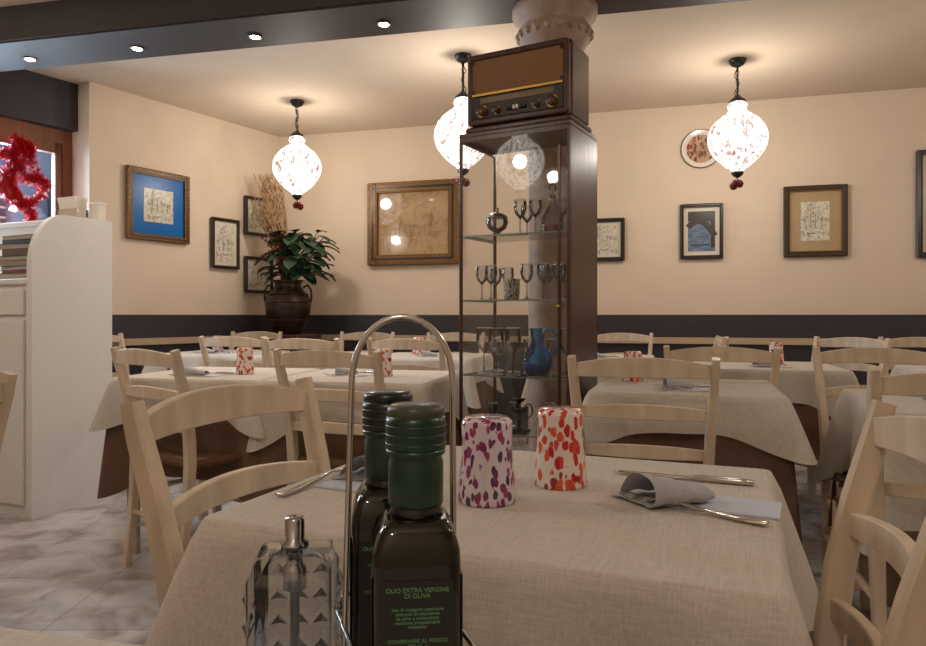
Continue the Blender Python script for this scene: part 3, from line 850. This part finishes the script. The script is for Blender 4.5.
def goblet(h, r, mat):
    g_ = MB(); g_.open = True
    g_.lathe([(r*.8, .001), (.004, .008), (.0032, h*.45), (.008, h*.48), (r*.75, h*.58), (r, h*.75), (r*.9, h)], (0, 0, 0), mat, n=24)
    g_.tube([(r*.9*math.cos(2*pi*i/20), r*.9*math.sin(2*pi*i/20), h) for i in range(20)], .0011, M['porc'], n=4, closed=True)
    g_.tube([(r*.8*math.cos(2*pi*i/20), r*.8*math.sin(2*pi*i/20), .001) for i in range(20)], .0011, M['porc'], n=4, closed=True)
    return g_.mesh('wine_glass')
g1 = goblet(.15, .028, M['glassobj']); g2 = goblet(.20, .036, M['glassobj']); g3 = goblet(.11, .024, M['silver'])
def put(nm, me, u, v, z): 
    x, y = incab(u, v); inst(nm, me, (x, y, z+.0045), random.random()*6)
for u, v in ((-.19, -.08), (-.12, .04), (-.135, -.10), (.035, -.10), (.10, -.02), (.18, -.09), (.11, -.10), (.05, .07), (.17, .0), (-.19, .06)): put('wine_glass', g1, u, v, shz[2])
for u, v in ((-.19, -.06), (-.10, .06), (-.11, -.10), (-.03, -.10), (.19, -.04)): put('wine_glass', g2, u, v, shz[1])
for u, v in ((-.02, .05), (-.19, .09), (.08, .08)): put('wine_glass', g1, u, v, shz[1])
for u, v in ((-.15, -.05), (-.08, .03), (.14, -.08), (.08, .05)): put('silver_goblet', g3, u, v, shz[0])
m_ = MB(); m_.lathe([(.030, 0), (.034, .01), (.036, .09), (.034, .09), (.031, .012), (.001, .01)], (0, 0, 0), M['cup'], n=28); put('patterned_cup', m_.mesh('patterned_cup'), -.05, -.07, shz[2])
m_ = MB(); m_.open = True
m_.lathe([(.001, .001), (.045, 0), (.058, .02), (.066, .05), (.058, .09), (.034, .125), (.026, .15), (.032, .185), (.042, .20)], (0, 0, 0), M['blueglass'], n=36)
m_.lathe([(.001, .004), (.045, .005), (.055, .025), (.062, .05), (.001, .055)], (0, 0, 0), simple('blue_glass_core', (80, 160, 215), rough=.1), n=30)
m_.open = False
m_.tube([(.036, 0, .19), (.065, 0, .195), (.09, 0, .165), (.09, 0, .12), (.06, 0, .085)], .006, simple('blue_handle', (60, 140, 205), rough=.1), n=10)
x, y = incab(.070, -.065); inst('blue_glass_jug', m_.mesh('blue_glass_jug'), (x, y, shz[1]+.0045), 0.2)
m_ = MB(); m_.open = True
m_.lathe([(.030, .001), (.012, .010), (.014, .022), (.040, .040), (.050, .065), (.046, .088)], (0, 0, 0), M['glassobj'], n=30)
m_.open = False
m_.lathe([(.048, .087), (.046, .094), (.030, .106), (.010, .112), (.005, .118), (.010, .126), (.001, .134)], (0, 0, 0), M['silver'], n=30)
put('covered_glass_bowl', m_.mesh('covered_glass_bowl'), -.14, -.03, shz[3])
m_ = MB(); m_.open = True
m_.lathe([(.001, .002), (.044, .002), (.050, .02), (.050, .08), (.036, .115), (.016, .135), (.014, .17), (.020, .178)], (0, 0, 0), M['glassobj'], n=30)
m_.lathe([(.013, .165), (.014, .18), (.006, .186), (.020, .205), (.018, .222), (.001, .232)], (0, 0, 0), M['glassobj'], n=20)
m_.lathe([(.001, .006), (.045, .006), (.045, .045), (.001, .046)], (0, 0, 0), simple('amber_liqueur', (150, 80, 30), rough=.1), n=24)
put('glass_decanter', m_.mesh('glass_decanter'), .10, .03, shz[3])
for u, v in ((-.03, .05), (.0, -.09), (.18, -.06), (.07, -.09)): put('wine_glass', g1, u, v, shz[3])
m_ = MB()
m_.lathe([(.001, 0), (.05, 0), (.05, .008), (.01, .016), (.008, .12), (.02, .13), (.03, .14), (.001, .142)], (0, 0, 0), M['black'], n=20)
for k in range(4):
    a = k*pi/2; pts = []
    for j in range(14):
        t = j/13*2*pi*.9; r = .045*(1-j/22)
        pts.append(((.02+r*.6-r*.6*math.cos(t))*math.cos(a), (.02+r*.6-r*.6*math.cos(t))*math.sin(a), .08+r*math.sin(t)))
    m_.tube(pts, .003, M['black'], n=6)
put('wrought_iron_candlestick', m_.mesh('wrought_iron_candlestick'), -.01, -.08, shz[0])

# radio
RW, RD, RH = .475, .25, .335
rc_ = cc+ey*(-.03)+ex*(.012)
rd = MB(); Wr = M['radio']
rd.box((0, .006, RH/2+.012), (RW, RD-.012, RH-.0), Wr, bev=.022)
rd.box((0, 0, .012), (RW+.012, RD+.01, .024), Wr, bev=.006)
fy = -RD/2
for sx in (-1, 1): rd.box((sx*(RW/2-.018), fy+.006, RH/2+.012), (.026, .024, RH-.05), Wr, bev=.006)
for z in (RH-.012, .045): rd.box((0, fy+.006, z), (RW-.02, .024, .026), Wr, bev=.006)
rd.box((0, fy+.004, .238), (RW-.06, .012, .140), M['grille'])
for sx in (-1, 1):
    for sz in (-1, 1): rd.box((sx*(RW/2-.036), fy-.002, .238+sz*.062), (.014, .004, .014), Wr, bev=.003)
rd.box((0, fy+.002, .160), (RW-.06, .016, .010), M['brass'])
rd.box((0, fy+.004, .105), (RW-.06, .012, .092), M['dial'])
rd.box((0, fy-.003, .133), (RW-.14, .003, .022), simple('dial_scale', (120, 96, 60), rough=.3, noise=.5, nscale=120))
def knob(x, z, r):
    n = 24; vs = []; prof = [(r, 0), (r, .016), (r*.8, .02), (.0008, .02)]
    for rr_, d in prof:
        for i in range(n): vs.append((x+rr_*math.cos(2*pi*i/n), fy-.002-d, z+rr_*math.sin(2*pi*i/n)))
    fs = [(j*n+i, j*n+(i+1) % n, (j+1)*n+(i+1) % n, (j+1)*n+i) for j in range(3) for i in range(n)]
    rd.add(vs, fs, M['cabwood'], True)
    vs = [(x+q_*r*math.cos(2*pi*i/n), fy-.003, z+q_*r*math.sin(2*pi*i/n)) for q_ in (1.0, 1.14) for i in range(n)]
    rd.add(vs, [(i, (i+1) % n, (i+1) % n+n, i+n) for i in range(n)], M['brass'], True)
for x in (-.16, .16): knob(x, .088, .022)
for x in (-.09, .09): knob(x, .085, .014)
for k in range(6): rd.box((-.0375+k*.015, fy-.008, .085), (.011, .014, .016), M['porc'] if k in (2, 3) else M['dial'], bev=.002)
rd.obj('vintage_radio', (rc_.x, rc_.y, CH+.0005), th)

# column
col = MB()
col.lathe([(.17, 0), (.17, .06), (.14, .09), (.125, .12), (.125, 2.18), (.14, 2.20), (.14, 2.23), (.128, 2.24), (.130, 2.27), (.15, 2.31), (.175, 2.36), (.18, 2.385), (.16, 2.40), (.16, 2.42), (.20, 2.45), (.205, 2.47), (.205, 2.499)], (0, 0, 0), M['stone'], n=48)
for k in range(20):
    a = 2*pi*k/20
    col.lathe([(.001, -.02), (.014, -.012), (.018, 0), (.014, .012), (.001, .02)], (.172*math.cos(a), .172*math.sin(a), 2.365), M['stone'], n=10)
col.obj('stone_column', (.442, 3.38, 0))

# ------------------------------------------------------------------ counter
pn = Vector((-2.155, 3.50)); pf = Vector((-1.975, 3.94)); dv = (pf-pn).normalized(); lv = Vector((-dv.y, dv.x))
rzc = math.atan2(dv.y, dv.x)
ct = MB(); L_ = .475; tk = .04
prof = [(0, 0), (L_, 0), (L_, 1.55), (.19, 1.55)]
for i in range(1, 13):
    a = pi/2+pi/2*i/12
    prof.append((.19+.19*math.cos(a), 1.27+.28*math.sin(a)))
n = len(prof)
vs = [(x, 0, z) for x, z in prof]+[(x, tk, z) for x, z in prof]
ct.add(vs, [tuple(range(n)), tuple(range(2*n-1, n-1, -1))]+[(i, i+n, (i+1) % n+n, (i+1) % n) for i in range(n)], M['white'])
CL = 1.1
ct.box((.22, tk+CL/2, .59), (.40, CL, 1.18), M['white'])
ct.box((.215, tk+CL/2, 1.195), (.43, CL, .03), M['white'], bev=.006)
ct.box((.38, tk+CL/2, 1.37), (.18, CL, .34), M['white'])
ct.box((.375, tk+CL/2, 1.535), (.20, CL, .03), M['white'], bev=.005)
for k in range(2):
    y0 = tk+.03+k*.52
    ct.box((.012, y0+.25, 1.09), (.016, .49, .13), M['white'], bev=.004)
    ct.box((.012, y0+.25, .53), (.016, .49, .94), M['white'], bev=.004)
    ct.tube([(-.004, y0+.20, 1.09), (-.02, y0+.20, 1.09), (-.02, y0+.30, 1.09), (-.004, y0+.30, 1.09)], .004, M['steel'], n=8)
ct.obj('service_counter', (pn.x, pn.y, 0), rzc)
def onct(u, v): q = pn+dv*u+lv*v; return q.x, q.y
mg = MB(); z = 0
mcols = [simple('cover_%d' % i, c, rough=.4) for i, c in enumerate(((90, 80, 76), (130, 60, 50), (60, 80, 110), (150, 130, 110), (40, 40, 44)))]
for k in range(9):
    h_ = random.uniform(.012, .036); rr_ = random.uniform(-.12, .12); ox, oy = random.uniform(-.006, .006), random.uniform(-.02, .02)
    mg.box((ox, oy, z+h_*.47), (.185, .25, h_*.82), M['books'], rz=rr_)
    for zz in (z+.002, z+h_*.93): mg.box((ox, oy, zz), (.192, .258, .0035), mcols[k % 5], rz=rr_)
    if k % 2: mg.box((ox-.095*math.cos(rr_), oy-.095*math.sin(rr_), z+h_*.47), (.004, .256, h_*.94), mcols[k % 5], rz=rr_)
    z += h_
x, y = onct(.155, .20); mg.obj('magazine_stack', (x, y, 1.2105), rzc)
pb = MB()
for k in range(9):
    pb.sweep([(-.02+k*.005, 0, .0), (-.028+k*.006, 0, .06), (-.045+k*.010, 0, .125)], (.14, .0025), (0, 1, 0), M['porc'])
pb.box((0, 0, .008), (.08, .16, .016), M['steel'], bev=.003); pb.box((-.034, 0, .035), (.003, .15, .05), M['steel']); pb.box((.034, 0, .035), (.003, .15, .05), M['steel'])
x, y = onct(.36, .16); pb.obj('napkin_holder', (x, y, 1.5505), rzc)
pb = MB(); pb.box((0, 0, .045), (.05, .07, .09), M['porc'], bev=.004); pb.box((0, 0, .093), (.054, .074, .010), M['white'], bev=.003)
x, y = onct(.42, .045); pb.obj('small_paper_box', (x, y, 1.5505), rzc)

# tinsel garland in the window
tn = MB(); q0 = WN+EL*.40-NL*.10
path = []
for i in range(200):
    t = i/200
    a = t*2*pi
    path.append((.13*math.sin(a)*(.7+.3*math.cos(a*3)), 0, 1.97+.21*math.cos(a)))
for i in range(140):
    t = i/140; path.append((.05*math.sin(t*9)-.05+.06*t, 0, 2.22-.60*t))
for i in range(90):
    t = i/90; path.append((-.12+.26*t, 0, 2.10-.22*t+.03*math.sin(t*9)))
for (px_, py_, pz_) in path:
    for k in range(14):
        d = Vector((random.gauss(0, 1), random.gauss(0, 1), random.gauss(0, 1))).normalized()*random.uniform(.025, .055)
        w = d.cross(Vector((random.random(), random.random(), random.random()))).normalized()*.0036
        p = Vector((px_, py_, pz_))
        tn.add([p-w, p+w, p+d+w*.6, p+d-w*.6], [(0, 1, 2, 3)], M['tinsel'])
tn.tube([(0, 0, 2.2), (0, .02, 2.36)], .002, M['red'], n=5)
tn.obj('red_tinsel_garland', (q0.x, q0.y, 0), math.atan2(-EL.y, -EL.x)-.35)

# ------------------------------------------------------------------ potted plant
st = MB()
st.box((0, 0, .845), (.42, .42, .04), M['cabwood'], bev=.008); st.box((0, 0, .78), (.36, .36, .09), M['cabwood'])
for sx in (-1, 1):
    for sy in (-1, 1): st.sweep([(sx*.15, sy*.15, 0), (sx*.16, sy*.16, .75)], [(.035, .035), (.05, .05)], (1, 0, 0), M['cabwood'])
st.box((0, 0, .2), (.32, .32, .02), M['cabwood'])
PX, PY = -1.50, 6.0
st.obj('plant_stand', (PX, PY, 0), RB)
e = bpy.data.objects.new('potted_plant', None); COL.objects.link(e); e.location = (PX, PY, .866)
pt = MB()
pt.lathe([(.001, 0), (.10, 0), (.115, .01), (.15, .08), (.185, .18), (.195, .25), (.18, .32), (.135, .38), (.11, .41), (.115, .44), (.14, .46), (.132, .46), (.10, .42), (.001, .40)], (0, 0, 0), M['pot'], n=40)
for z in (.12, .27, .34): 
    r = {.12: .168, .27: .196, .34: .172}[z]
    pt.tube([(r*math.cos(2*pi*i/32), r*math.sin(2*pi*i/32), z) for i in range(32)], .006, M['pot'], n=6, closed=True)
for sx in (-1, 1):
    pt.tube([(sx*.13, 0, .40), (sx*.17, 0, .42), (sx*.20, 0, .37), (sx*.20, 0, .30), (sx*.19, 0, .27)], .010, M['pot'], n=8)
o = inst('pot', pt.mesh('pot')); o.parent = e
lf = MB()
rnd = random.Random(11)
for k in range(105):
    az = rnd.uniform(0, 2*pi); r0 = rnd.uniform(.02, .21); h0 = rnd.uniform(.48, .86)
    base = Vector((.09+r0*math.cos(az)*1.1, r0*math.sin(az)*.8, h0))
    lf.tube([(rnd.uniform(-.03, .03), rnd.uniform(-.03, .03), .42), tuple(base*.55+Vector((0, 0, .25))), tuple(base)], .004, M['leaf'], n=5)
    L = rnd.uniform(.10, .16); Wd_ = L*.42
    d = Vector((math.cos(az), math.sin(az), rnd.uniform(-.4, .55))).normalized(); side = d.cross(Vector((0, 0, 1))).normalized()
    up = side.cross(d)
    vs = []; fs = []
    for i in range(7):
        t = i/6; wv = Wd_*math.sin(pi*(t*.93+.05))**.8; p = base+d*L*t+Vector((0, 0, -L*.45*t*t))
        vs += [p-side*wv+up*.012, p, p+side*wv+up*.012]
    for i in range(6):
        for j in range(2): a = i*3+j; fs.append((a, a+1, a+4, a+3))
    lf.add(vs, fs, M['leaf'], True)
o = inst('foliage', lf.mesh('foliage')); o.parent = e
gr = MB()
for k in range(150):
    a = rnd.uniform(0, 2*pi); sp = rnd.uniform(.0, .11); tip = Vector((-.18+sp*math.cos(a)*1.2, sp*math.sin(a), rnd.uniform(.95, 1.40)))
    b0 = Vector((-.02+rnd.uniform(-.03, .03), rnd.uniform(-.03, .03), .42)); mid = b0*.4+tip*.6+Vector((.03, 0, .04))
    gr.tube([b0, mid, tip], [.003, .0034, .0012], M['straw'], n=4)
    for q in range(4):
        p = mid.lerp(tip, .2+.22*q); dd = Vector((rnd.uniform(-.02, .02), rnd.uniform(-.02, .02), .05))
        gr.tube([p, p+dd], [.005, .0008], M['straw'], n=4)
for k in range(16):
    p = Vector((rnd.uniform(-.18, .06), rnd.uniform(-.18, -.08), rnd.uniform(.6, .95)))
    gr.lathe([(.001, -.014), (.012, -.007), (.013, .004), (.001, .014)], p, M['dkred'], n=8)
    gr.tube([p, (p.x*.5, p.y*.3, p.z-.12)], .002, M['leaf'], n=4)
o = inst('dried_grasses', gr.mesh('dried_grasses')); o.parent = e

# ------------------------------------------------------------------ world, camera
w = bpy.data.worlds.new('World'); S.world = w; w.use_nodes = True
bg = w.node_tree.nodes['Background']; bg.inputs[0].default_value = (.62, .76, 1.0, 1); bg.inputs[1].default_value = .75
l = bpy.data.lights.new('window_daylight', 'AREA'); l.energy = 130; l.color = (.62, .80, 1); l.shape = 'RECTANGLE'; l.size = 1.2; l.size_y = 1.1
lo = bpy.data.objects.new('window_daylight', l); COL.objects.link(lo)
qq = WN+EL*.65+NL*.45; lo.location = (qq.x, qq.y, 1.7)
lo.rotation_euler = Vector((-NL.x, -NL.y, -.15)).to_track_quat('-Z', 'Y').to_euler()

cam = bpy.data.cameras.new('Camera'); co = bpy.data.objects.new('Camera', cam); COL.objects.link(co)
co.location = (0, 0, 1.02); co.rotation_euler = (pi/2, 0, 0)
cam.sensor_width = 36; cam.lens = 27.21; cam.shift_y = -7/926; cam.clip_start = .02
S.camera = co
S.view_settings.view_transform = 'Standard'
S.view_settings.look = 'None'
S.view_settings.exposure = 0.32
S.view_settings.gamma = 1.05
